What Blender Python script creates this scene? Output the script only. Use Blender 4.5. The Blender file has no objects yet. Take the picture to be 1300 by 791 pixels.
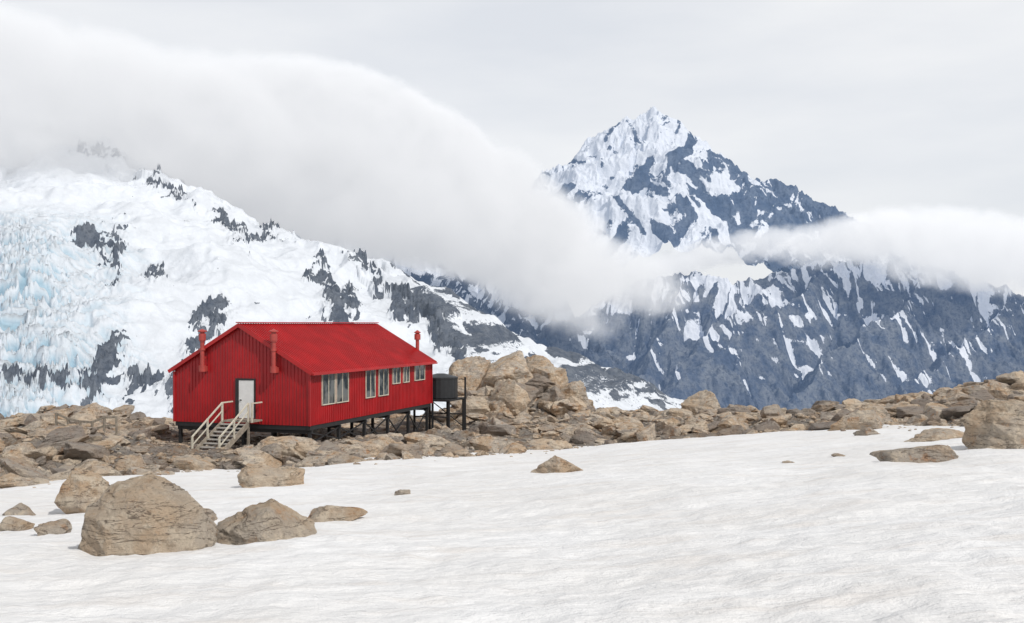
import bpy, bmesh, math, random
import numpy as np
from mathutils import Vector, Matrix
random.seed(5); rng=np.random.default_rng(7)
F=1300.0; CX=650.0; HY=411.0
def W(px,py,d):   # surveyed bearing / elevation at a real distance d -> world metres
    return ((px-CX)/F*d, d, (HY-py)/F*d)

# ---------------- noise ----------------
_perm=np.random.default_rng(1).permutation(4096); _perm=np.concatenate([_perm,_perm])
_ang=np.random.default_rng(2).random(4096)*2*np.pi
_gx=np.cos(_ang); _gy=np.sin(_ang)
def perlin(x,y,seed=0):
    x=x+seed*17.13; y=y+seed*31.7
    xi=np.floor(x).astype(np.int32); yi=np.floor(y).astype(np.int32)
    xf=x-xi; yf=y-yi
    def g(ix,iy,fx,fy):
        h=_perm[(_perm[ix&4095]+iy)&4095]
        return _gx[h]*fx+_gy[h]*fy
    u=xf*xf*xf*(xf*(xf*6-15)+10); v=yf*yf*yf*(yf*(yf*6-15)+10)
    a=g(xi,yi,xf,yf); b=g(xi+1,yi,xf-1,yf); c=g(xi,yi+1,xf,yf-1); d=g(xi+1,yi+1,xf-1,yf-1)
    return (a+(b-a)*u+((c+(d-c)*u)-(a+(b-a)*u))*v)*1.5
def fbm(x,y,o=5,seed=0,g=0.5):
    r=0;a=1;f=1
    for i in range(o):
        r=r+a*perlin(x*f,y*f,seed+i*3); a*=g; f*=2.03
    return r
def ridged(x,y,o=5,seed=0,g=0.5):
    r=0;a=1;f=1;w=1
    for i in range(o):
        n=1-np.abs(perlin(x*f,y*f,seed+i*3)); n=n*n*w
        r=r+a*n; w=np.clip(n*1.6,0,1); a*=g; f*=2.03
    return r
def sstep(a,b,x):
    t=np.clip((x-a)/(b-a),0,1); return t*t*(3-2*t)

# ---------------- mesh helpers ----------------
def link(ob,parent=None):
    bpy.context.scene.collection.objects.link(ob)
    if parent: ob.parent=parent
    return ob
def grid_mesh(name,X,Y,Z,mat,attrs={},smooth=True):
    nr,nc=X.shape
    me=bpy.data.meshes.new(name)
    co=np.stack([X,Y,Z],-1).reshape(-1,3).astype(np.float32)
    idx=np.arange(nr*nc).reshape(nr,nc)
    q=np.stack([idx[:-1,:-1],idx[:-1,1:],idx[1:,1:],idx[1:,:-1]],-1).reshape(-1,4)
    me.vertices.add(len(co)); me.vertices.foreach_set('co',co.ravel())
    me.loops.add(q.size); me.loops.foreach_set('vertex_index',q.ravel().astype(np.int32))
    me.polygons.add(len(q)); me.polygons.foreach_set('loop_start',(np.arange(len(q))*4).astype(np.int32))
    me.update(calc_edges=True)
    me.polygons.foreach_set('use_smooth',np.full(len(q),smooth))
    for k,v in attrs.items():
        a=me.attributes.new(k,'FLOAT','POINT'); a.data.foreach_set('value',v.ravel().astype(np.float32))
    me.materials.append(mat); me.update()
    return link(bpy.data.objects.new(name,me))
def tri_mesh(name,V,T,mat,attrs={},smooth=False):
    me=bpy.data.meshes.new(name)
    me.vertices.add(len(V)); me.vertices.foreach_set('co',V.astype(np.float32).ravel())
    me.loops.add(T.size); me.loops.foreach_set('vertex_index',T.ravel().astype(np.int32))
    me.polygons.add(len(T)); me.polygons.foreach_set('loop_start',(np.arange(len(T))*3).astype(np.int32))
    me.update(calc_edges=True)
    me.polygons.foreach_set('use_smooth',np.full(len(T),smooth))
    for k,v in attrs.items():
        a=me.attributes.new(k,'FLOAT','POINT'); a.data.foreach_set('value',v.astype(np.float32))
    me.materials.append(mat); me.update()
    return link(bpy.data.objects.new(name,me))

# ---------------- material helpers ----------------
class M:
    def __init__(s,name):
        s.m=bpy.data.materials.new(name); s.m.use_nodes=True
        s.n=s.m.node_tree.nodes; s.l=s.m.node_tree.links
        s.b=s.n.get('Principled BSDF'); s.out=s.n.get('Material Output')
    def node(s,t,**k):
        n=s.n.new(t)
        for a,v in k.items():
            if a=='inp':
                for kk,vv in v.items():
                    if isinstance(vv,bpy.types.NodeSocket): s.l.new(vv,n.inputs[kk])
                    else: n.inputs[kk].default_value=vv
            else: setattr(n,a,v)
        return n
    def noise(s,vec,scale,detail=6,rough=.55,dist=0):
        return s.node('ShaderNodeTexNoise',inp={'Vector':vec,'Scale':scale,'Detail':detail,'Roughness':rough,'Distortion':dist}).outputs['Fac']
    def math(s,op,a,b=0.0,c=0.0,clamp=False):
        n=s.n.new('ShaderNodeMath'); n.operation=op; n.use_clamp=clamp
        for i,v in enumerate((a,b,c)):
            if isinstance(v,bpy.types.NodeSocket): s.l.new(v,n.inputs[i])
            else: n.inputs[i].default_value=v
        return n.outputs[0]
    def mix(s,f,a,b):
        n=s.n.new('ShaderNodeMix'); n.data_type='RGBA'
        for k,v in ((0,f),(6,a),(7,b)):
            if isinstance(v,bpy.types.NodeSocket): s.l.new(v,n.inputs[k])
            else: n.inputs[k].default_value=v if k==0 else (*v,1)
        return n.outputs[2]
    def ramp(s,f,lo,hi):
        n=s.n.new('ShaderNodeMapRange'); n.interpolation_type='SMOOTHSTEP'
        s.l.new(f,n.inputs[0]); 
        if lo<=hi: n.inputs[1].default_value=lo; n.inputs[2].default_value=hi
        else: n.inputs[1].default_value=hi; n.inputs[2].default_value=lo; n.inputs[3].default_value=1; n.inputs[4].default_value=0
        return n.outputs[0]
    def bump(s,h,strength,dist,prev=None):
        n=s.node('ShaderNodeBump',inp={'Height':h,'Strength':strength,'Distance':dist})
        if prev: s.l.new(prev,n.inputs['Normal'])
        return n.outputs[0]
    def attr(s,name):
        return s.node('ShaderNodeAttribute',attribute_name=name).outputs['Fac']
    def set(s,**k):
        for a,v in k.items():
            a={'color':'Base Color','rough':'Roughness','metal':'Metallic','normal':'Normal','spec':'Specular IOR Level'}[a]
            if isinstance(v,bpy.types.NodeSocket): s.l.new(v,s.b.inputs[a])
            else: s.b.inputs[a].default_value=(*v,1) if a=='Base Color' else v
        return s

def rock_mat(name,tint=(1,1,1),useattr=True):
    m=M(name); P=m.node('ShaderNodeNewGeometry').outputs['Position']
    n1=m.noise(P,.8,5); n2=m.noise(P,2.6,8,.7); n3=m.noise(P,11,8,.75)
    t=lambda c:tuple(a*b for a,b in zip(c,tint))
    c=m.mix(m.ramp(n1,.40,.60),t((.54,.40,.275)),t((.48,.42,.355)))
    c=m.mix(m.ramp(n2,.5,.62),c,t((.66,.56,.44)))
    c=m.mix(m.math('MULTIPLY',m.ramp(n2,.46,.34),.8),c,t((.44,.24,.12)))
    c=m.mix(m.math('MULTIPLY',m.ramp(n3,.46,.36),.6),c,t((.17,.14,.12)))
    if useattr:
        a=m.attr('tint')
        c=m.mix(m.math('MULTIPLY',m.ramp(a,.5,1.0),.8),c,t((.24,.21,.19)))
        c=m.mix(m.math('MULTIPLY',m.ramp(a,.35,0.0),.5),c,t((.64,.54,.42)))
    mp=m.node('ShaderNodeMapping',inp={'Vector':P,'Rotation':(.5,.35,.4),'Scale':(.5,.6,3.2)}).outputs[0]
    n4=m.noise(mp,1.4,5,.6,.6)
    crack=m.ramp(m.math('ABSOLUTE',m.math('SUBTRACT',n4,.5)),0,.014)
    c=m.mix(m.math('MULTIPLY',m.math('SUBTRACT',1.0,crack),.65),c,t((.08,.06,.05)))
    nb=m.bump(crack,.6,.06); nb=m.bump(n4,.7,.22,nb); nb=m.bump(n2,.9,.18,nb); nb=m.bump(n3,1.0,.06,nb)
    m.set(color=c,rough=.9,normal=nb,spec=.2); return m.m
ROCK=rock_mat('greywacke_rock')
ROCKG=rock_mat('rocky_soil',(.50,.52,.56),False)

def flat(name,col,rough=.5,metal=0,var=.12,scale=3,bump=.0,spec=.5):
    m=M(name); P=m.node('ShaderNodeTexCoord').outputs['Object']
    n=m.noise(P,scale,6,.6)
    c=m.mix(m.ramp(n,.35,.7),tuple(x*(1-var) for x in col),tuple(min(1,x*(1+var)) for x in col))
    m.set(color=c,rough=rough,metal=metal,spec=spec)
    if bump: m.set(normal=m.bump(m.noise(P,scale*12),bump,.01))
    return m.m

# ---------------- snowfield + rocky ground ----------------
def snow_z(X,Y):
    base=-1.6-.095*Y+.055*X+.015*(np.sqrt(X*X+4)-2)
    base=np.where(Y<0,-1.6-.03*Y+.055*X+.015*(np.sqrt(X*X+4)-2),base)
    return base+.18*fbm(X/9,Y/14,3,3)+.06*fbm(X/2.2,Y/1.5,4,9)
def bl(px): return (np.array(px)-CX)/F
e_b=bl([-300,0,100,200,300,400,560,700,900,1050,1150,1300,1600]); e_d=np.array([34,36,38,44,47,45,48,55,60,55,48,42,36.])
c_b=bl([-300,0,100,200,300,560,745,870,1000,1060,1160,1230,1300,1600])
c_y=np.array([548,546,540,540,545,536,530,532,535,531,521,508,497,480.]); c_d=np.array([75,75,72,80,85,90,88,85,80,72,66,62,60,58.])
def rock_z(X,Y):
    b=X/np.maximum(Y,5)
    de=np.interp(b,e_b,e_d); dc=np.interp(b,c_b,c_d); zc=(HY-np.interp(b,c_b,c_y))/F*dc
    xe=b*de
    ze=-1.6-.095*de+.055*xe+.015*(np.sqrt(xe*xe+4)-2)
    t=np.clip((Y-de)/(dc-de),0,1)
    plane=-1.6-.095*Y+.055*X+.015*(np.sqrt(X*X+4)-2)
    z=np.where(Y<de,plane,ze+(zc-ze)*(t*t*.5+t*.5))
    z=z-np.clip(Y-dc,0,None)**1.3*.35
    off=np.clip((Y-de+3.0*fbm(X/5,Y/5,3,21))/3.0,-1,1)*.28
    rough=sstep(-1,8,Y-de)
    u=(X+11.07)*.949-(Y-56)*.316; v=(X+11.07)*.316+(Y-56)*.949
    hd=np.sqrt((np.clip(np.abs(u+4.35)-4.35,0,None))**2+(np.clip(np.abs(v-8.5)-8.5,0,None))**2)
    hutm=sstep(6,1,hd)
    n=.55*fbm(X/6,Y/6,4,30)+.45*(ridged(X/3.5,Y/3.5,4,40)-1.15)
    z=z+off+n*(.25+.75*rough)*(1-.75*hutm)-.25*hutm
    z=z-1.5*np.exp(-(((X+4.5)/5)**2+((Y-70)/6)**2))
    z=z+2.9*np.exp(-(((X-.3)/3.9)**2+((Y-84)/4)**2))
    z=z+.9*np.exp(-(((X+28)/4)**2+((Y-66)/5)**2))
    return z
def rz(x,y): return float(rock_z(np.array([x*1.0]),np.array([y*1.0]))[0])
def sz(x,y): return float(snow_z(np.array([x*1.0]),np.array([y*1.0]))[0])
def snow_mat():
    m=M('old_snow'); P=m.node('ShaderNodeNewGeometry').outputs['Position']
    n1=m.noise(P,.25,5,.6)
    mp=m.node('ShaderNodeMapping',inp={'Vector':P,'Rotation':(0,0,.5),'Scale':(.35,1.3,1)}).outputs[0]
    n3=m.noise(mp,1.2,6,.65)
    c=m.mix(m.ramp(n1,.3,.7),(.82,.81,.80),(.88,.88,.885))
    c=m.mix(m.math('MULTIPLY',m.ramp(n3,.48,.72),.6),c,(.74,.695,.655))
    n5=m.noise(P,24,4,.7)
    c=m.mix(m.math('MULTIPLY',m.ramp(n5,.62,.75),.25),c,(.55,.47,.40))
    nb=m.bump(n3,.7,.18); nb=m.bump(m.noise(P,5,6,.6),.6,.07,nb); nb=m.bump(m.noise(P,40,3,.6),.3,.01,nb)
    m.set(color=c,rough=.75,normal=nb,spec=.25); return m.m
yy=np.concatenate([np.linspace(-12,3,40)[:-1],3*np.exp(np.linspace(0,np.log(95/3),560))])
bb=np.linspace(-1.3,1.3,700)
B,Y=np.meshgrid(bb,yy); X=B*(Y+14)
Z=snow_z(X,Y)
de=np.interp(X/np.maximum(Y,5),e_b,e_d); Z=Z-np.clip(Y-de-8,0,None)*.25
Z=Z+.035*ridged(X/.6,Y/.6,2,55)*np.clip(1-Y/70,0,1)
grid_mesh('snow_field',X,Y,Z,snow_mat())
bb=np.linspace(-.95,.95,800); yy=np.concatenate([np.linspace(26,110,380),np.linspace(111,260,40)])
B,Y=np.meshgrid(bb,yy); X=B*Y
grid_mesh('rocky_ground',X,Y,rock_z(X,Y),ROCKG,smooth=False)

# ---------------- rocks ----------------
def ico(sub):
    bm=bmesh.new(); bmesh.ops.create_icosphere(bm,subdivisions=sub,radius=1)
    V=np.array([v.co[:] for v in bm.verts]); T=np.array([[v.index for v in f.verts] for f in bm.faces]); bm.free(); return V,T
ICO={k:ico(k) for k in (1,2,3,4,5,6)}
def rock_verts(sub,r,cuts=14,rough=.05,depth=(.4,.8),planes=None):
    V=ICO[sub][0].copy()
    off=r.random(3)*50
    N=r.normal(size=(cuts,3)); N/=np.linalg.norm(N,axis=1)[:,None]
    H=r.uniform(*depth,size=cuts)
    if planes is not None:
        N=np.array([p[:3] for p in planes]); N/=np.linalg.norm(N,axis=1)[:,None]; H=np.array([p[3] for p in planes])
    D=V@N.T; R=np.where(D>.05,H/np.maximum(D,.05),9).min(1); R=np.minimum(R,1.05)
    V=V*R[:,None]
    p=V*2.2
    nn=fbm(p[:,0]+off[0]+p[:,2]*.8,p[:,1]+off[1]-p[:,2]*.7,5,int(off[2]),.55)
    st=ridged(p[:,2]*1.3+off[1]+p[:,0]*.3,(p[:,0]+p[:,1])*.35+off[0],3,int(off[2])+4)
    V*=(1+rough*nn-rough*.9*(st-.9))[:,None]
    return V
def place(V,x,y,z,sx,sy,sz_,rot,tilt=0):
    mn=V.min(0); mx=V.max(0); V=(V-(mn+mx)/2)/((mx-mn)/2)
    V=V*np.array([sx,sy,sz_])
    ct,st=math.cos(tilt),math.sin(tilt); V=V@np.array([[ct,0,-st],[0,1,0],[st,0,ct]])
    c,s=math.cos(rot),math.sin(rot); V=V@np.array([[c,s,0],[-s,c,0],[0,0,1]])
    return V+np.array([x,y,z])
lib={1:[rock_verts(1,rng,9,.08,(.4,.8)) for _ in range(14)],2:[rock_verts(2,rng,12,.05,(.4,.8)) for _ in range(24)],3:[rock_verts(3,rng,10,.06,(.3,.8)) for _ in range(24)],4:[rock_verts(4,rng,10,.07,(.3,.8)) for _ in range(18)]}
HO=np.array([-11.07,56.0]); hx=np.array([.949,-.316]); hy=np.array([.316,.949])
def scatter(name,pts,sizes,asp0=.35,asp1=.75):
    pts=np.array(pts); Z0=np.maximum(rock_z(pts[:,0],pts[:,1]),np.where(pts[:,1]<np.interp(pts[:,0]/pts[:,1],e_b,e_d),snow_z(pts[:,0],pts[:,1]),-99))
    Vs=[];Ts=[];A=[];o=0
    for (x,y),z in zip(pts,Z0):
        s=sizes(x,y)
        loc=np.array([x,y])-HO; u=loc@hx; v=loc@hy
        if -10<u<2.5 and -3.5<v<21: s=min(s,.22)
        if -6.6<u<-1.5 and -7.5<v<0: s=min(s,.1)
        if -9<u<2 and -9<v<-3: s=min(s,.3)
        k=1 if s<.17 else 2 if s<.38 else 3 if s<.8 else 4
        Vb=lib[k][rng.integers(len(lib[k]))]
        asp=rng.uniform(asp0,asp1)
        V=place(Vb,x,y,z+s*asp*.2,s*rng.uniform(.8,1.5),s*rng.uniform(.7,1.1),s*asp,rng.uniform(0,6.3),rng.uniform(-.3,.3))
        Vs.append(V); Ts.append(ICO[k][1]+o); o+=len(V); A.append(np.full(len(V),rng.random()))
    return tri_mesh(name,np.concatenate(Vs),np.concatenate(Ts),ROCK,{'tint':np.concatenate(A)})
def samp():
    b=rng.uniform(-.62,.62); de=np.interp(b,e_b,e_d); dc=np.interp(b,c_b,c_d)
    t=rng.random(); y=de-1.5+(dc+2-de+1.5)*t
    return b*y,y
def sizef(x,y):
    s=.074*(rng.random()**-.66); b=x/y
    if b<-.33 or b>.34: s*=1.2
    return min(s,.95)
scatter('boulder_field',[samp() for i in range(12500)],sizef)
def edge():
    b=rng.uniform(-.6,.6); y=np.interp(b,e_b,e_d)-abs(rng.normal())*2.5; return b*y,y
scatter('rock_debris',[edge() for i in range(260)],lambda x,y:.05*(rng.random()**-.5))
scatter('rock_outcrop',[(.1+rng.uniform(-1,1)*5.6+rng.normal()*.3,83+rng.uniform(-4,3)) for i in range(130)],lambda x,y:rng.uniform(.5,1.7)*(1-.06*abs(x)),.5,1.1)
def pl(b0,b1,f0,f1,n,end=False):
    r=[]
    for i in range(n):
        b=rng.uniform(b0,b1); q=np.interp(b,c_b,c_d) if end else np.interp(b,e_b,e_d); y=q+rng.uniform(f0,f1); r.append((b*y,y))
    return r
scatter('rock_outcrop',pl(-.53,-.38,4,30,40),lambda x,y:rng.uniform(.4,1.0))
scatter('rock_outcrop',pl(-.26,-.06,-.5,5,55),lambda x,y:rng.uniform(.3,.7),.3,.5)
scatter('rock_outcrop',pl(.30,.56,-9,1,55,True),lambda x,y:rng.uniform(.4,.9),.35,.7)
scatter('rock_outcrop',pl(.02,.3,-6,1,30,True),lambda x,y:rng.uniform(.3,.7),.35,.7)

def ground_hit(px,py,f=sz):
    d=5.0
    while d<95:
        x,y,z=W(px,py,d)
        if z<f(x,y): return d
        d+=.1
    return d
def boulder(pl,pr,pt,pb,seed,tint=.2,f=sz,sub=5,cuts=11,rot=0,deep=.8,dd=None,planes=None):
    r=np.random.default_rng(seed)
    d=dd or ground_hit((pl+pr)/2,pb,f); w=(pr-pl)/F*d
    sy=w*.5*deep; yc=d+sy*.75
    x=((pl+pr)/2-CX)/F*yc; w=(pr-pl)/F*yc
    zt=(HY-pt)/F*yc; zb=f(x,yc)-.22*w
    V=rock_verts(sub,r,cuts,.06,(.4,.8),planes)
    V=place(V,0,0,0,w/2,sy,(zt-zb)/2,0,0)
    ob=tri_mesh('boulder',V,ICO[sub][1],ROCK,{'tint':np.full(len(V),tint)})
    ob.location=(x,yc,(zt+zb)/2); return ob
BIG=[(-.95,-.25,.22,.82),(-.6,-.3,.72,.75),(-.1,-.2,.98,.74),(.5,-.1,.8,.72),(.15,-.93,.34,.62),(.62,-.72,.3,.66),(.92,-.15,.38,.86),(-.6,-.78,.15,.74),(0,1,.15,.8),(.6,.7,.3,.8),(-.6,.7,.3,.8),(0,0,-1,.8),(-.3,-.6,.75,.66),(.38,-.5,.8,.68),(.97,-.3,0,.95)]
R8=[(-.9,-.35,.2,.8),(-.6,-.3,.75,.78),(.05,-.1,.99,.8),(.5,-.2,.8,.82),(0,-.97,.2,.65),(.6,-.75,.2,.7),(.97,-.1,.1,.9),(-.5,-.8,.1,.72),(0,1,.15,.8),(0,0,-1,.8),(-.2,-.75,.6,.74)]
boulder(95,272,607,707,111,.15,sub=6,planes=BIG)
boulder(225,282,645,690,12,.5)
boulder(270,402,634,690,13,.2,sub=6)
boulder(385,466,641,664,14,.35)
boulder(76,146,593,652,15,.25)
boulder(303,386,588,619,16,.15)
boulder(672,745,576,601,17,.3)
boulder(1113,1223,563,589,18,.65)
boulder(1228,1345,508,571,119,.15,planes=R8,sub=6)
boulder(1146,1229,544,560,20,.2)
boulder(1050,1122,519,546,21,.3)
boulder(1086,1120,542,553,22,.7)
boulder(42,112,557,608,23,.55)
boulder(0,52,640,656,24,.6); boulder(-20,40,656,676,25,.5); boulder(48,90,661,680,26,.3)
boulder(242,276,644,664,27,.4); boulder(500,522,621,629,28,.3); boulder(1056,1078,576,581,29,.5); boulder(992,1012,585,589,30,.5)
boulder(-5,58,600,618,31,.4)
boulder(864,919,495,524,32,.2,f=rz,dd=76)
boulder(325,405,552,588,33,.35,f=rz,dd=48.5); boulder(430,505,558,588,34,.45,f=rz,dd=48)
boulder(600,680,445,530,35,.3,f=rz,dd=82); boulder(565,625,452,530,36,.45,f=rz,dd=83); boulder(675,722,464,530,37,.25,f=rz,dd=82); boulder(700,748,482,530,38,.35,f=rz,dd=81)
boulder(640,705,450,530,39,.5,f=rz,dd=84)

# ---------------- hut ----------------
RED=flat('red_painted_steel',(.40,.012,.016),.42,0,.14,.8)
REDR=flat('red_roof_steel',(.44,.011,.013),.38,0,.14,.6)
DARK=flat('dark_steel',(.03,.03,.032),.6,.2)
TIMB=flat('weathered_timber',(.30,.26,.21),.85,0,.25,6,.3)
CREAM=flat('cream_paint',(.62,.58,.48),.6)
WHITE=flat('white_paint',(.80,.80,.79),.5,0,.05)
FLUE=flat('red_flue',(.42,.06,.05),.45,.0)
TANK=flat('black_tank',(.025,.027,.03),.45)
CONC=flat('concrete',(.42,.40,.37),.9)
m=M('window_glass'); P=m.node('ShaderNodeTexCoord').outputs['Object']
m.set(color=m.mix(m.ramp(m.noise(P,.9,2),.45,.6),(.02,.028,.035),(.16,.17,.17)),rough=.06,spec=.9); GLASS=m.m
def boxes(name,lst,mat,parent,bev=0):
    bm=bmesh.new()
    for (a,b) in lst:
        vs=[bm.verts.new((x,y,z)) for x in (a[0],b[0]) for y in (a[1],b[1]) for z in (a[2],b[2])]
        for f in ((0,1,3,2),(4,6,7,5),(0,4,5,1),(2,3,7,6),(0,2,6,4),(1,5,7,3)): bm.faces.new([vs[i] for i in f])
    bmesh.ops.recalc_face_normals(bm,faces=bm.faces[:])
    me=bpy.data.meshes.new(name); bm.to_mesh(me); bm.free(); me.materials.append(mat)
    ob=link(bpy.data.objects.new(name,me),parent)
    return ob
def beams(name,lst,mat,parent):   # (p,q,thickness[,thickness2])
    bm=bmesh.new()
    for it in lst:
        p,q,t=Vector(it[0]),Vector(it[1]),it[2]; t2=it[3] if len(it)>3 else t
        d=(q-p).normalized(); up=Vector((0,0,1)) if abs(d.z)<.95 else Vector((0,1,0))
        s=d.cross(up).normalized(); u=s.cross(d)
        vs=[bm.verts.new(c+s*(i*t/2)+u*(j*t2/2)) for c in (p,q) for i,j in ((-1,-1),(1,-1),(1,1),(-1,1))]
        for f in ((0,3,2,1),(4,5,6,7),(0,1,5,4),(1,2,6,5),(2,3,7,6),(3,0,4,7)): bm.faces.new([vs[i] for i in f])
    bmesh.ops.recalc_face_normals(bm,faces=bm.faces[:])
    me=bpy.data.meshes.new(name); bm.to_mesh(me); bm.free(); me.materials.append(mat)
    return link(bpy.data.objects.new(name,me),parent)
def lathe(name,prof,mat,parent,loc,seg=24,rib=0):
    bm=bmesh.new(); rings=[]
    for r,z in prof: rings.append([bm.verts.new((r*math.cos(6.28318*i/seg)*(1+(rib if i%2 else 0)),r*math.sin(6.28318*i/seg)*(1+(rib if i%2 else 0)),z)) for i in range(seg)])
    for a,b in zip(rings,rings[1:]):
        for i in range(seg): bm.faces.new((a[i],a[(i+1)%seg],b[(i+1)%seg],b[i]))
    bm.faces.new(rings[0][::-1]); bm.faces.new(rings[-1])
    me=bpy.data.meshes.new(name); bm.to_mesh(me); bm.free(); me.materials.append(mat)
    ob=link(bpy.data.objects.new(name,me),parent); ob.location=loc; return ob
hut=link(bpy.data.objects.new('mountain_hut',None)); hut.location=(-11.07,56,-5.6); hut.rotation_euler=(0,0,math.atan2(-.316,.949))
Wd=8.7; L=17.0; EH=3.02; RH=5.52
def gz(x): return EH+(RH-EH)*(1-abs(x+Wd/2)/(Wd/2))
def hl(x,y,z=0): return (HO[0]+x*hx[0]+y*hy[0], HO[1]+x*hx[1]+y*hy[1])
def gl(x,y): a=hl(x,y); return rz(*a)+5.6   # local ground height
bm=bmesh.new()
pts=[(-Wd,0),(0,0),(0,EH),(-Wd/2,RH),(-Wd,EH)]
f0=[bm.verts.new((x,0,z)) for x,z in pts]; f1=[bm.verts.new((x,L,z)) for x,z in pts]
bm.faces.new(f0); bm.faces.new(f1[::-1])
for i in range(5): bm.faces.new((f0[i],f1[i],f1[(i+1)%5],f0[(i+1)%5]))
bmesh.ops.recalc_face_normals(bm,faces=bm.faces[:])
me=bpy.data.meshes.new('walls'); bm.to_mesh(me); bm.free(); me.materials.append(RED); link(bpy.data.objects.new('walls',me),hut)
wins=[(1.35,2.75,1.08,2.82),(3.0,4.4,1.08,2.82),(6.75,7.95,1.1,2.85),(8.55,9.85,1.1,2.85),(10.6,11.65,1.75,2.88),(12.25,13.1,1.75,2.88),(14.1,15.7,1.78,2.88)]
door=(-4.55,-3.45,.32,2.5)
ribs=[]
x=-Wd+.02
while x<0:
    top=gz(x)-.05
    if door[0]-.22<x<door[1]+.12: ribs.append(((x,-.035,door[3]+.1),(x+.045,-.002,top)))
    else: ribs.append(((x,-.035,.0),(x+.045,-.002,top)))
    x+=.22
y=.03
while y<L:
    w=[q for q in wins if q[0]-.12<y<q[1]+.08]
    if w: q=w[0]; ribs+= [((.002,y,0),(.035,y+.045,q[2]-.09)),((.002,y,q[3]+.07),(.035,y+.045,EH-.03))]
    else: ribs.append(((.002,y,0),(.035,y+.045,EH-.03)))
    y+=.22
boxes('wall_ribs',ribs,RED,hut)
bm=bmesh.new()
ov=.28; fo=.22; sl=(RH-EH)/(Wd/2)
def slab(x0,z0,x1,z1,y0,y1,t):
    vs=[bm.verts.new(p) for p in ((x0,y0,z0),(x1,y0,z1),(x1,y1,z1),(x0,y1,z0),(x0,y0,z0+t),(x1,y0,z1+t),(x1,y1,z1+t),(x0,y1,z0+t))]
    for f in ((0,3,2,1),(4,5,6,7),(0,1,5,4),(1,2,6,5),(2,3,7,6),(3,0,4,7)): bm.faces.new([vs[i] for i in f])
slab(-Wd/2,RH+.02,ov,EH-sl*ov+.02,-fo,L+fo,.07)
slab(-Wd-ov,EH-sl*ov+.02,-Wd/2-.002,RH+.02,-fo,L+fo,.07)
y=-fo+.04
while y<L+fo-.05:
    slab(-Wd/2+.05,RH+.09-.05*sl,ov+.01,EH-sl*(ov+.01)+.09,y,y+.06,.055)
    slab(-Wd-ov-.01,EH-sl*(ov+.01)+.09,-Wd/2-.05,RH+.09-.05*sl,y,y+.06,.055)
    y+=.26
bmesh.ops.recalc_face_normals(bm,faces=bm.faces[:])
me=bpy.data.meshes.new('roof'); bm.to_mesh(me); bm.free(); me.materials.append(REDR); link(bpy.data.objects.new('roof',me),hut)
beams('ridge_cap',[((-Wd/2,-fo-.02,RH+.15),(-Wd/2,L+fo+.02,RH+.15),.34,.06)],REDR,hut)
beams('barge_boards',[((-Wd/2,-fo-.03,RH+.0),(ov,-fo-.03,EH-sl*ov+.0),.04,.2),((-Wd/2,-fo-.03,RH+.0),(-Wd-ov,-fo-.03,EH-sl*ov),.04,.2),((-Wd/2,L+fo+.03,RH+.0),(ov,L+fo+.03,EH-sl*ov+.0),.04,.2)],REDR,hut)
beams('corner_trim',[((.03,-.03,0),(.03,-.03,EH-.15),.12),((-Wd-.02,-.03,0),(-Wd-.02,-.03,EH-.15),.12),((.03,L,0),(.03,L,EH-.15),.12)],RED,hut)
beams('gutter',[((ov+.06,-fo,EH-sl*ov-.03),(ov+.06,L+fo,EH-sl*ov-.03),.12,.1)],REDR,hut)
gls=[];fr=[]
for (a,b,c,d) in wins:
    gls.append(((.004,a,c),(.045,b,d)))
    t=.05
    fr+=[((.004,a-t,c-t),(.085,b+t,c)),((.004,a-t,d),(.085,b+t,d+t)),((.004,a-t,c),(.085,a,d)),((.004,b,c),(.085,b+t,d)),((.046,(a+b)/2-.025,c),(.075,(a+b)/2+.025,d))]
boxes('window_glass',gls,GLASS,hut); boxes('window_frames',fr,CREAM,hut)
boxes('door',[((door[0]+.12,-.07,door[2]),(door[1],-.003,door[3]-.06))],WHITE,hut)
boxes('door_frame',[((door[0]-.1,-.09,door[2]),(door[0]+.12,-.004,door[3]+.04)),((door[1],-.09,door[2]),(door[1]+.07,-.004,door[3]+.04)),((door[0]+.12,-.09,door[3]-.06),(door[1],-.004,door[3]+.04))],DARK,hut)
boxes('door_handle',[((door[0]+.2,-.12,1.3),(door[0]+.3,-.072,1.36))],DARK,hut)
bs=[((-Wd,.1,-.13),(0,.1,-.13),.14,.24),((-.1,0,-.13),(-.1,L,-.13),.14,.24),((-Wd+.1,0,-.13),(-Wd+.1,L,-.13),.14,.24),((-Wd/2,0,-.13),(-Wd/2,L,-.13),.14,.24)]
st=[]
YS=(.3,3.6,6.9,10.2,13.4,16.6)
for yy_ in YS:
    bs.append(((-Wd,yy_,-.36),(0,yy_,-.36),.14,.2))
    for xx in (-.15,-Wd/2,-Wd+.15): st.append(((xx,yy_,-.3),(xx,yy_,gl(xx,yy_)-.4),.17))
for a in zip(YS,YS[1:]):
    st+= [((-.15,a[0],-.4),(-.15,a[1],gl(-.15,a[1])+.1),.07),((-.15,a[1],-.4),(-.15,a[0],gl(-.15,a[0])+.1),.07)]
beams('floor_frame',bs,DARK,hut); beams('stilts',st,DARK,hut)
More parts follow.
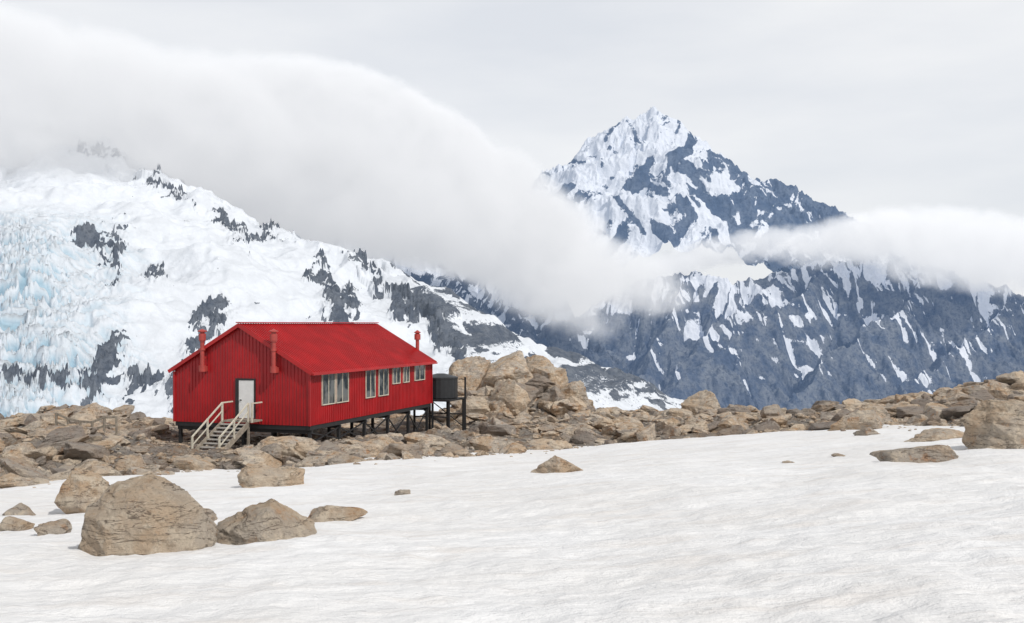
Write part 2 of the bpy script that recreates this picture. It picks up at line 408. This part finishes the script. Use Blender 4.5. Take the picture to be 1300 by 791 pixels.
def flue(x,z0,z1):
    yv=-.32
    lathe('flue_pipe',[(.12,z0),(.12,z1-.5),(.2,z1-.48),(.2,z1-.12),(.13,z1-.1),(.13,z1-.02),(.26,z1),(.26,z1+.05),(.02,z1+.16)],FLUE,hut,(x,yv,0),20)
    lathe('flue_collar',[(.2,z0-.25),(.2,z0+.1)],FLUE,hut,(x,yv,0),20)
    lathe('flue_band',[(.17,z0+.95),(.17,z0+1.08)],FLUE,hut,(x,yv,0),20)
    lathe('flue_band',[(.17,z0+1.45),(.17,z0+1.55)],FLUE,hut,(x,yv,0),20)
    beams('flue_bracket',[((x,-.0,z0+.5),(x,yv,z0+.5),.06),((x,0,z0-.1),(x,yv,z0-.1),.3)],FLUE,hut)
flue(-6.65,3.15,5.15); flue(-2.05,3.15,5.15)
lathe('roof_vent',[(.13,3.6),(.13,5.0),(.22,5.02),(.22,5.4),(.12,5.45),(.26,5.52),(.02,5.7)],FLUE,hut,(-1.2,L+.35,-.55),20)
gx0,gx1=-4.75,-3.15
gb=min(gl(-4,-3.6),-1.3)
boxes('landing',[((gx0,-1.15,.2),(gx1+.25,-.1,.29))],TIMB,hut)
n=9; tread=[]; run=.30; rise=(.29-gb)/n
for i in range(n):
    z=.29-rise*(i+1); tread.append(((gx0,-1.15-run*(i+1),z-.05),(gx1,-1.15-run*i,z)))
boxes('treads',tread,CONC,hut)
yb=-1.15-run*n
beams('stringers',[((gx0-.03,-1.15,.12),(gx0-.03,yb,gb),.06,.3),((gx1+.03,-1.15,.12),(gx1+.03,yb,gb),.06,.3),((gx0,-1.1,.2),(gx0,-1.1,gb),.1),((gx1,-1.1,.2),(gx1,-1.1,gb),.1)],TIMB,hut)
rl=[]
for gx in (gx0-.03,gx1+.03):
    rl+=[((gx,-1.15,1.25),(gx,yb,gb+.95),.07),((gx,-1.15,.8),(gx,yb,gb+.5),.05),((gx,-1.15,.2),(gx,-1.15,1.28),.09),((gx,yb,gb-.2),(gx,yb,gb+.98),.09),((gx,(yb-1.15)/2,(.2+gb)/2),(gx,(yb-1.15)/2,(.2+gb)/2+1.05),.08)]
rl+=[((gx0-.03,-1.15,1.25),(gx0-.03,-.15,1.25),.07),((gx1+.25,-1.15,1.25),(gx1+.25,-.15,1.25),.07),((gx1+.25,-1.15,.2),(gx1+.25,-1.15,1.28),.09)]
beams('handrails',rl,CREAM,hut)

tk=link(bpy.data.objects.new('water_tank',None)); tk.rotation_euler=hut.rotation_euler; tk.location=hut.location
TX,TY=-.1,19.0
lathe('tank',[(1.2,.25),(1.22,.3),(1.22,1.62),(1.25,1.63),(1.25,1.75),(1.1,1.8),(.3,2.0),(.02,2.0)],TANK,tk,(TX,TY,0),48,.012)
boxes('platform',[((TX-1.5,L+.3,.1),(TX+1.35,TY+1.4,.22))],DARK,tk)
ps=[]
for xx in (TX-1.4,TX,TX+1.25):
    for yv in (L+.5,TY+1.3): ps.append(((xx,yv,.1),(xx,yv,gl(xx,yv)-.3),.13))
for yv in (L+.5,TY+1.3): ps.append(((TX-1.4,yv,-1.0),(TX+1.25,yv,-1.0),.09)); ps.append(((TX-1.4,yv,0),(TX+1.25,yv,-1.9),.06))
ps+=[((TX+1.75,TY+.4,1.75),(TX+1.75,TY+.4,gl(TX+1.75,TY+.4)-.2),.11),((TX+1.25,TY+.4,.16),(TX+1.75,TY+.4,.16),.1),((TX+1.25,TY+.4,1.6),(TX+1.75,TY+.4,1.6),.06)]
beams('stand_posts',ps,DARK,tk)

fn=link(bpy.data.objects.new('wooden_railing',None)); fn.rotation_euler=hut.rotation_euler; fn.location=hut.location
ps=[]; q=[]
for i in range(6):
    xx=-9.3-i*.8; g=gl(xx,-4.2); ps.append(((xx,-4.2,g-.3),(xx,-4.2,g+1.3),.10)); q.append((xx,g))
for (xa,ga),(xb,gb_) in zip(q,q[1:]):
    ps+=[((xa,-4.2,ga+1.25),(xb,-4.2,gb_+1.25),.05,.12),((xa,-4.2,ga+.8),(xb,-4.2,gb_+.8),.04,.10)]
beams('rails',ps,TIMB,fn)

# ---------------- mountains ----------------
def heights(X,Y,ridges,k,k2,D0,ribf,riba,base,warp,seed,back=.5):
    Xw=X+warp*fbm(X/(warp*5),Y/(warp*5),5,seed); Yw=Y+warp*fbm(X/(warp*5),Y/(warp*5),5,seed+50)
    Z=np.full(X.shape,-1e9); AL=np.zeros(X.shape); DI=np.zeros(X.shape); RI=np.zeros(X.shape)
    for ri,rd in enumerate(ridges):
        P=[np.array(W(*p)) for p in rd]; cum=0
        for a,b in zip(P,P[1:]):
            ab=b[:2]-a[:2]; l=np.linalg.norm(ab)+1e-6
            ax=Xw-a[0]; ay=Yw-a[1]
            t=np.clip((ax*ab[0]+ay*ab[1])/(l*l),0,1)
            dx=ax-t*ab[0]; dy=ay-t*ab[1]; dist=np.sqrt(dx*dx+dy*dy)
            z=a[2]+t*(b[2]-a[2])-k2*dist-k*D0*(1-np.exp(-dist/D0))
            sd=np.sign(ab[0]*ay-ab[1]*ax)
            if ri==0: z=z-back*dist*(sd>0)
            w=z>Z
            Z=np.where(w,z,Z); AL=np.where(w,cum+t*l+sd*5000,AL); DI=np.where(w,dist,DI); RI=np.where(w,ri,RI); cum+=l
    rb=ridged(AL/ribf+RI*13.3,DI/(ribf*3.5)+RI*7.7,5,seed+9,.6)-1.0
    rb2=ridged(AL/(ribf*.33)+RI*3.3+.3*DI/ribf,DI/(ribf*1.6)+RI*7.7,4,seed+19,.6)-1.0
    Z=Z+rb*np.minimum(DI*.34,riba)+rb2*np.minimum(DI*.15,riba*.3)
    return np.maximum(Z,base+.12*(Z-base)),rb-rb.mean(),rb2-rb2.mean()
def mount_mat(name,rock,hazed_rock2,snow,haze_glow,hz,sc,ice=False):
    m=M(name); P=m.node('ShaderNodeNewGeometry').outputs['Position']
    n1=m.noise(P,sc,8,.7); n2=m.noise(P,sc*6,6,.75)
    s=m.math('ADD',m.attr('snow'),m.math('MULTIPLY',m.math('SUBTRACT',n2,.5),.5))
    mask=m.ramp(s,.48,.52)
    c=m.mix(m.ramp(n1,.35,.65),rock,hazed_rock2)  # rock colours are blued to carry the distance haze
    c=m.mix(m.math('MULTIPLY',m.ramp(n2,.45,.65),.7),c,tuple(x*.45 for x in rock))
    sn=m.mix(m.ramp(n1,.35,.65),snow,tuple(x*.88 for x in snow))
    if ice:
        ic=m.attr('ice'); sn=m.mix(ic,sn,(.36,.52,.62))
    c=m.mix(mask,c,sn)
    nb=m.bump(n1,1.0,.25/sc*.5); nb=m.bump(n2,1.0,.05/sc*.6,nb)
    m.set(color=c,rough=.9,normal=nb,spec=.1)
    em=m.node('ShaderNodeEmission',inp={'Color':(*haze_glow,1),'Strength':1.0})  # air haze painted as an even blue glow on the surface
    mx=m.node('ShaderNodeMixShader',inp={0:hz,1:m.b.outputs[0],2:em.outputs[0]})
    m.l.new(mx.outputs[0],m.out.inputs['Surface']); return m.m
def patch(px0,px1,d0,d1,nc,nr):
    b=np.linspace((px0-CX)/F,(px1-CX)/F,nc); d=np.linspace(d0,d1,nr)
    B,Y=np.meshgrid(b,d); return B*Y,Y
def blob(X,Y,Z,lst,seed,sc):
    px=CX+X/Y*F; py=HY-Z/Y*F; r=np.zeros(X.shape)
    wx=20*fbm(X/sc,Z/sc,6,seed,.65); wy=20*fbm(X/sc,Z/sc,6,seed+7,.65)
    for (cx,cy,rx,ry,an) in lst:
        c,s=math.cos(math.radians(an)),math.sin(math.radians(an))
        u=((px+wx-cx)*c+(py+wy-cy)*s)/rx; v=(-(px+wx-cx)*s+(py+wy-cy)*c)/ry
        r=np.maximum(r,np.clip(1.4-np.sqrt(u*u+v*v),0,1))
    return r
# A snowy massif
X,Y=patch(-260,900,1300,3500,900,600)
RA=[[(-300,150,3200),(-60,150,3200),(60,190,3150),(110,176,3100),(150,195,3050),(200,232,3000),(245,268,2950),(300,282,2900),(360,300,2850),(440,316,2800),(490,345,2700),(540,392,2600),(590,445,2500),(630,510,2400),(670,600,2300)],
 [(110,176,3100),(125,260,2800),(140,320,2550),(110,400,2300),(60,470,2000),(30,560,1700)],
 [(300,282,2900),(300,340,2600),(270,400,2300),(180,440,2050),(120,480,1850),(100,560,1600)],
 [(440,316,2800),(430,360,2550),(420,410,2350),(330,470,2100),(260,540,1800)],
 [(-200,200,3000),(-150,350,2400),(-140,480,1900)]]
Z,rb,rb2=heights(X,Y,RA,.35,.42,120,170,22,-700,60,100,1.2)
Z=Z+24*fbm(X/260,Y/260,4,70)+6*ridged(X/90,Y/90,4,75)
OUT=[(115,302,42,11,-15),(140,335,26,9,-50),(118,315,26,8,40),(195,354,14,5,0),(132,470,38,20,-55),(170,495,40,10,-10),(110,500,20,16,0),(430,385,28,15,60),(408,350,26,6,60),(270,418,36,12,-50),(288,284,20,6,10),(205,235,26,4,35),(230,255,22,4,40),(120,186,36,6,20),(335,298,40,3,8),(60,510,26,6,0),(25,495,20,8,-20),(520,395,36,9,45),(560,430,44,14,45),(500,365,30,6,45),(545,395,26,8,50),(470,340,40,5,38),(240,480,40,12,-25),(320,500,40,14,-20)]
rk=blob(X,Y,Z,OUT,80,70)
Z=Z+rk*20*(ridged(X/80+fbm(X/60,Y/60,3,8),Y/80,6,90,.6)-.6)
px=CX+X/Y*F; py=HY-Z/Y*F
ice=sstep(200,30,px+45*fbm(X/200,Y/200,3,5))*sstep(250,330,py)
cre=ridged(X/42+fbm(X/90,Y/90,2,3),Y/24,5,95,.6)
Z=Z+ice*22*cre
snow=1.0-1.2*sstep(.2,.85,rk+.4*fbm(X/40,Z/30,5,33,.65))
tail=sstep(470,560,px-(py-400)*.35)
snow=snow-.42*tail-.4*tail*rb2-.15*sstep(.3,.8,fbm(X/70,Z/30,4,38))
iceb=np.clip(ice*sstep(1.4,.8,cre)*.9+ice*.15,0,1)
grid_mesh('snowy_mountain',X,Y,Z,mount_mat('mountain_snow_hazed_near',(.06,.075,.105),(.15,.165,.19),(.78,.81,.855),(.55,.66,.82),.09,.02,True),{'snow':snow,'ice':iceb})
# B dark ridge
X,Y=patch(330,950,2900,5200,760,520)
RB=[[(380,290,4700),(500,318,4500),(560,330,4500),(610,350,4450),(655,345,4400),(700,375,4300),(740,415,4200),(780,460,4100),(815,500,4000),(850,570,3900)],
 [(560,330,4500),(590,380,4150),(650,440,3850),(720,510,3550),(750,580,3400)],
 [(655,345,4400),(700,410,4150),(750,460,3950),(790,520,3750)],
 [(480,315,4550),(510,370,4050),(570,440,3700),(630,510,3400),(660,580,3200)],
 [(610,350,4450),(650,400,4150),(700,450,3900),(760,510,3700)],
 [(440,330,4400),(480,400,3900),(520,470,3500),(560,540,3200)]]
Z,rb,rb2=heights(X,Y,RB,.5,.75,120,110,50,-900,60,200,.4)
Z=Z+18*(ridged(X/100,Y/100,6,210,.6)-.9)
snow=.34-.25*rb-.38*rb2+.2*fbm(X/160,Z/60,3,41)+np.clip(Z-20,-300,300)/700
grid_mesh('rocky_mountain_ridge',X,Y,Z,mount_mat('mountain_rock_hazed_mid',(.055,.075,.115),(.15,.165,.19),(.80,.83,.88),(.28,.44,.74),.16,.014),{'snow':snow})
# C high peak
X,Y=patch(600,1330,7500,9900,860,560)
RC=[[(600,300,9400),(660,250,9400),(695,222,9300),(720,203,9200),(755,172,9100),(775,158,9000),(800,150,9000),(825,144,9000),(840,139,9000),(856,147,9000),(875,168,8950),(900,198,8900),(925,214,8900),(945,235,8850),(985,226,8800),(1010,245,8750),(1060,264,8700),(1090,300,8600),(1180,340,8600),(1300,390,8600)],
 [(850,148,9000),(850,195,8700),(880,240,8400),(900,290,8100),(920,340,7800)],
 [(760,172,9050),(765,225,8700),(800,290,8300),(820,340,7900)],
 [(695,222,9300),(735,260,8950),(760,320,8500)],
 [(985,229,8800),(960,280,8400),(950,330,8000)],
 [(900,200,8900),(925,260,8500),(935,320,8100)],
 [(1060,266,8700),(1040,310,8300),(1020,350,8000)],
 [(815,145,9000),(810,200,8700),(835,260,8350)]]
Z,rb,rb2=heights(X,Y,RC,.5,.8,200,190,85,-800,70,300,.3)
Z=Z+42*(ridged(X/240,Y/240,6,310,.6)-.9)
px=CX+X/Y*F; py=HY-Z/Y*F
wv=60*fbm(X/300,Z/300,4,60)
sg=np.where(px>845,1,-1)
st1=ridged((X+wv-.75*Z)/210,(Z+.3*X)/700,5,61,.62)-1.1
st2=ridged((X+wv+.6*Z)/170,(Z-.3*X)/600,5,64,.62)-1.1
mixw=sstep(-.3,.3,fbm(X/500,Z/400,2,66))
stf=st1*mixw+st2*(1-mixw)
snow=.52+.36*stf+.22*fbm(X/330,Z/240,5,42,.6)-.06*rb-.0016*np.clip(px-850,-50,140)+sstep(210,165,py)*.14
grid_mesh('high_mountain_peak',X,Y,Z,mount_mat('mountain_hazed_far',(.055,.08,.13),(.14,.165,.21),(.84,.86,.90),(.34,.52,.84),.22,.006),{'snow':snow})
# D lower massif
X,Y=patch(690,1560,5000,7900,1000,640)
RD=[[(700,430,7500),(760,385,7400),(800,360,7400),(880,345,7300),(930,360,7200),(1000,345,7200),(1060,330,7200),(1110,335,7200),(1180,345,7200),(1250,362,7200),(1300,375,7200),(1400,385,7200),(1600,390,7200)],
 [(1060,330,7200),(1000,385,6800),(930,430,6400),(870,480,6000),(835,530,5700)],
 [(1180,345,7200),(1130,400,6800),(1060,450,6300),(990,520,5800)],
 [(1300,375,7200),(1250,415,6800),(1180,470,6300),(1110,530,5800)],
 [(880,345,7300),(850,400,7000),(825,450,6700),(800,510,6300)],
 [(1400,385,7200),(1350,430,6700),(1290,480,6200),(1230,540,5800)],
 [(1000,345,7200),(940,390,6900),(890,430,6600),(850,490,6200)],
 [(1520,390,7200),(1450,450,6500),(1380,540,5900)]]
Z,rb,rb2=heights(X,Y,RD,.6,1.05,200,190,75,-1200,70,400,.3)
Z=Z+24*(ridged(X/160,Y/160,6,410,.6)-.9)
py=HY-Z/Y*F
snow=.36-.24*rb-.42*rb2+.28*fbm(X/300,Z/90,4,43)-(py-395)/330
grid_mesh('mountain_range',X,Y,Z,mount_mat('mountain_rock_hazed_far',(.06,.08,.12),(.20,.21,.22),(.84,.86,.90),(.30,.47,.80),.19,.008),{'snow':snow})
m=M('valley'); P=m.node('ShaderNodeNewGeometry').outputs['Position']
m.set(color=m.mix(m.ramp(m.noise(P,.003,6),.4,.6),(.08,.10,.12),(.13,.15,.17)),rough=.95)
X,Y=np.meshgrid(np.linspace(-14000,14000,120),np.linspace(200,20000,120))
grid_mesh('valley_floor',X,Y,-660-.03*np.clip(Y,0,8000)+30*fbm(X/900,Y/900,4,3),m.m)

# ---------------- clouds (volumes) ----------------
def cloud(px,py,d,rx,rz_,ry,ang,dens,nscale,nb=1.0,edge=1.6,emi=.40):
    V,T=ICO[3]
    m=M('cloud_vapour_glow'); m.n.remove(m.b)
    oc=m.node('ShaderNodeTexCoord').outputs['Object']
    r=m.node('ShaderNodeVectorMath',operation='LENGTH',inp={0:oc}).outputs['Value']
    P=m.node('ShaderNodeNewGeometry').outputs['Position']
    n=m.noise(P,1/nscale,3,.65)
    e=m.math('SUBTRACT',1.0,r,clamp=True)
    a=m.math('MULTIPLY',e,edge)
    a=m.math('ADD',a,m.math('MULTIPLY',m.math('SUBTRACT',n,.5),nb))
    a=m.math('MULTIPLY',a,m.ramp(e,0.0,.2),clamp=True)
    D=m.math('MULTIPLY',a,dens)
    sc=m.node('ShaderNodeVolumeScatter',inp={'Color':(.92,.93,.95,1),'Density':D,'Anisotropy':.0})
    em=m.node('ShaderNodeEmission',inp={'Color':(.80,.83,.89,1),'Strength':m.math('MULTIPLY',D,emi)})  # added self-glow stands in for light scattered repeatedly inside the cloud
    ad=m.node('ShaderNodeAddShader',inp={0:sc.outputs[0],1:em.outputs[0]})
    m.l.new(ad.outputs[0],m.out.inputs['Volume'])
    try: m.m.cycles.volume_step_rate=1.5
    except Exception: pass
    ob=tri_mesh('cloud',V*1.02,T,m.m)
    ob.location=W(px,py,d); k=d/F; ob.scale=(rx*k,ry,rz_*k); ob.rotation_euler=(0,math.radians(ang),0)
    return ob
cloud(30,135,3150,430,126,450,10,.014,200,2.4,emi=.38)
cloud(380,205,3500,330,126,450,17,.016,200,2.4,emi=.38)
cloud(620,275,3900,240,98,420,38,.016,170,2.5,emi=.38)
cloud(440,135,3550,160,58,260,14,.026,80,2.6)
cloud(560,185,3700,110,52,220,36,.022,80,2.6)
cloud(770,345,4200,130,50,300,20,.009,90,3.2)
cloud(560,308,3950,200,48,300,14,.011,90,3.2)
cloud(40,215,2900,150,60,200,10,.005,110,3.0)
cloud(725,290,6900,70,46,350,40,.005,130,3.2,emi=.44)
cloud(860,335,7500,80,24,300,-16,.007,110,3.6,emi=.44)
cloud(960,312,7500,110,26,300,-8,.006,110,3.6,emi=.44)
cloud(1080,305,7100,110,38,350,-10,.007,130,3.4,emi=.45)
cloud(1230,318,6900,200,60,450,6,.008,160,3.0,emi=.45)

# ---------------- world / sun / camera ----------------
sd=Vector((.50,-.46,.70)).normalized()
elev=math.asin(sd.z); az=math.atan2(sd.x,sd.y)
w=bpy.data.worlds.new('World'); bpy.context.scene.world=w; w.use_nodes=True
n=w.node_tree.nodes; l=w.node_tree.links; n.clear()
out=n.new('ShaderNodeOutputWorld'); sky=n.new('ShaderNodeTexSky'); sky.sky_type='NISHITA'; sky.sun_disc=False
sky.sun_elevation=elev; sky.sun_rotation=az
b1=n.new('ShaderNodeBackground'); b1.inputs[1].default_value=.1; l.new(sky.outputs[0],b1.inputs[0])
tc=n.new('ShaderNodeTexCoord'); mp=n.new('ShaderNodeMapping'); mp.inputs['Scale'].default_value=(1.2,1.2,4.5); l.new(tc.outputs['Generated'],mp.inputs[0])
no=n.new('ShaderNodeTexNoise'); no.inputs['Scale'].default_value=2.2; no.inputs['Detail'].default_value=6; no.inputs['Roughness'].default_value=.5; l.new(mp.outputs[0],no.inputs[0])
cr=n.new('ShaderNodeValToRGB'); cr.color_ramp.elements[0].position=.34; cr.color_ramp.elements[0].color=(.80,.825,.87,1); cr.color_ramp.elements[1].position=.66; cr.color_ramp.elements[1].color=(.96,.965,.975,1)
l.new(no.outputs['Fac'],cr.inputs[0])
sx=n.new('ShaderNodeSeparateXYZ'); l.new(tc.outputs['Generated'],sx.inputs[0])
mr=n.new('ShaderNodeMapRange'); l.new(sx.outputs[2],mr.inputs[0]); mr.inputs[1].default_value=.3; mr.inputs[2].default_value=.8; mr.inputs[3].default_value=1.0; mr.inputs[4].default_value=.42
b2=n.new('ShaderNodeBackground'); l.new(mr.outputs[0],b2.inputs[1]); l.new(cr.outputs[0],b2.inputs[0])
mx=n.new('ShaderNodeMixShader'); mx.inputs[0].default_value=.9; l.new(b1.outputs[0],mx.inputs[1]); l.new(b2.outputs[0],mx.inputs[2]); l.new(mx.outputs[0],out.inputs[0])
s=bpy.data.lights.new('sun','SUN'); s.energy=2.6; s.angle=math.radians(1.5); s.color=(1,.965,.91)
so=link(bpy.data.objects.new('sun',s)); so.rotation_euler=sd.to_track_quat('Z','Y').to_euler()
c=bpy.data.cameras.new('camera'); c.lens=36; c.sensor_width=36; c.clip_end=60000; c.shift_y=15.5/1300
co=link(bpy.data.objects.new('camera',c)); co.location=(0,0,0); co.rotation_euler=(math.radians(90),0,0)
bpy.context.scene.camera=co
vs=bpy.context.scene.view_settings; vs.view_transform='Standard'; vs.look='None'; vs.exposure=0
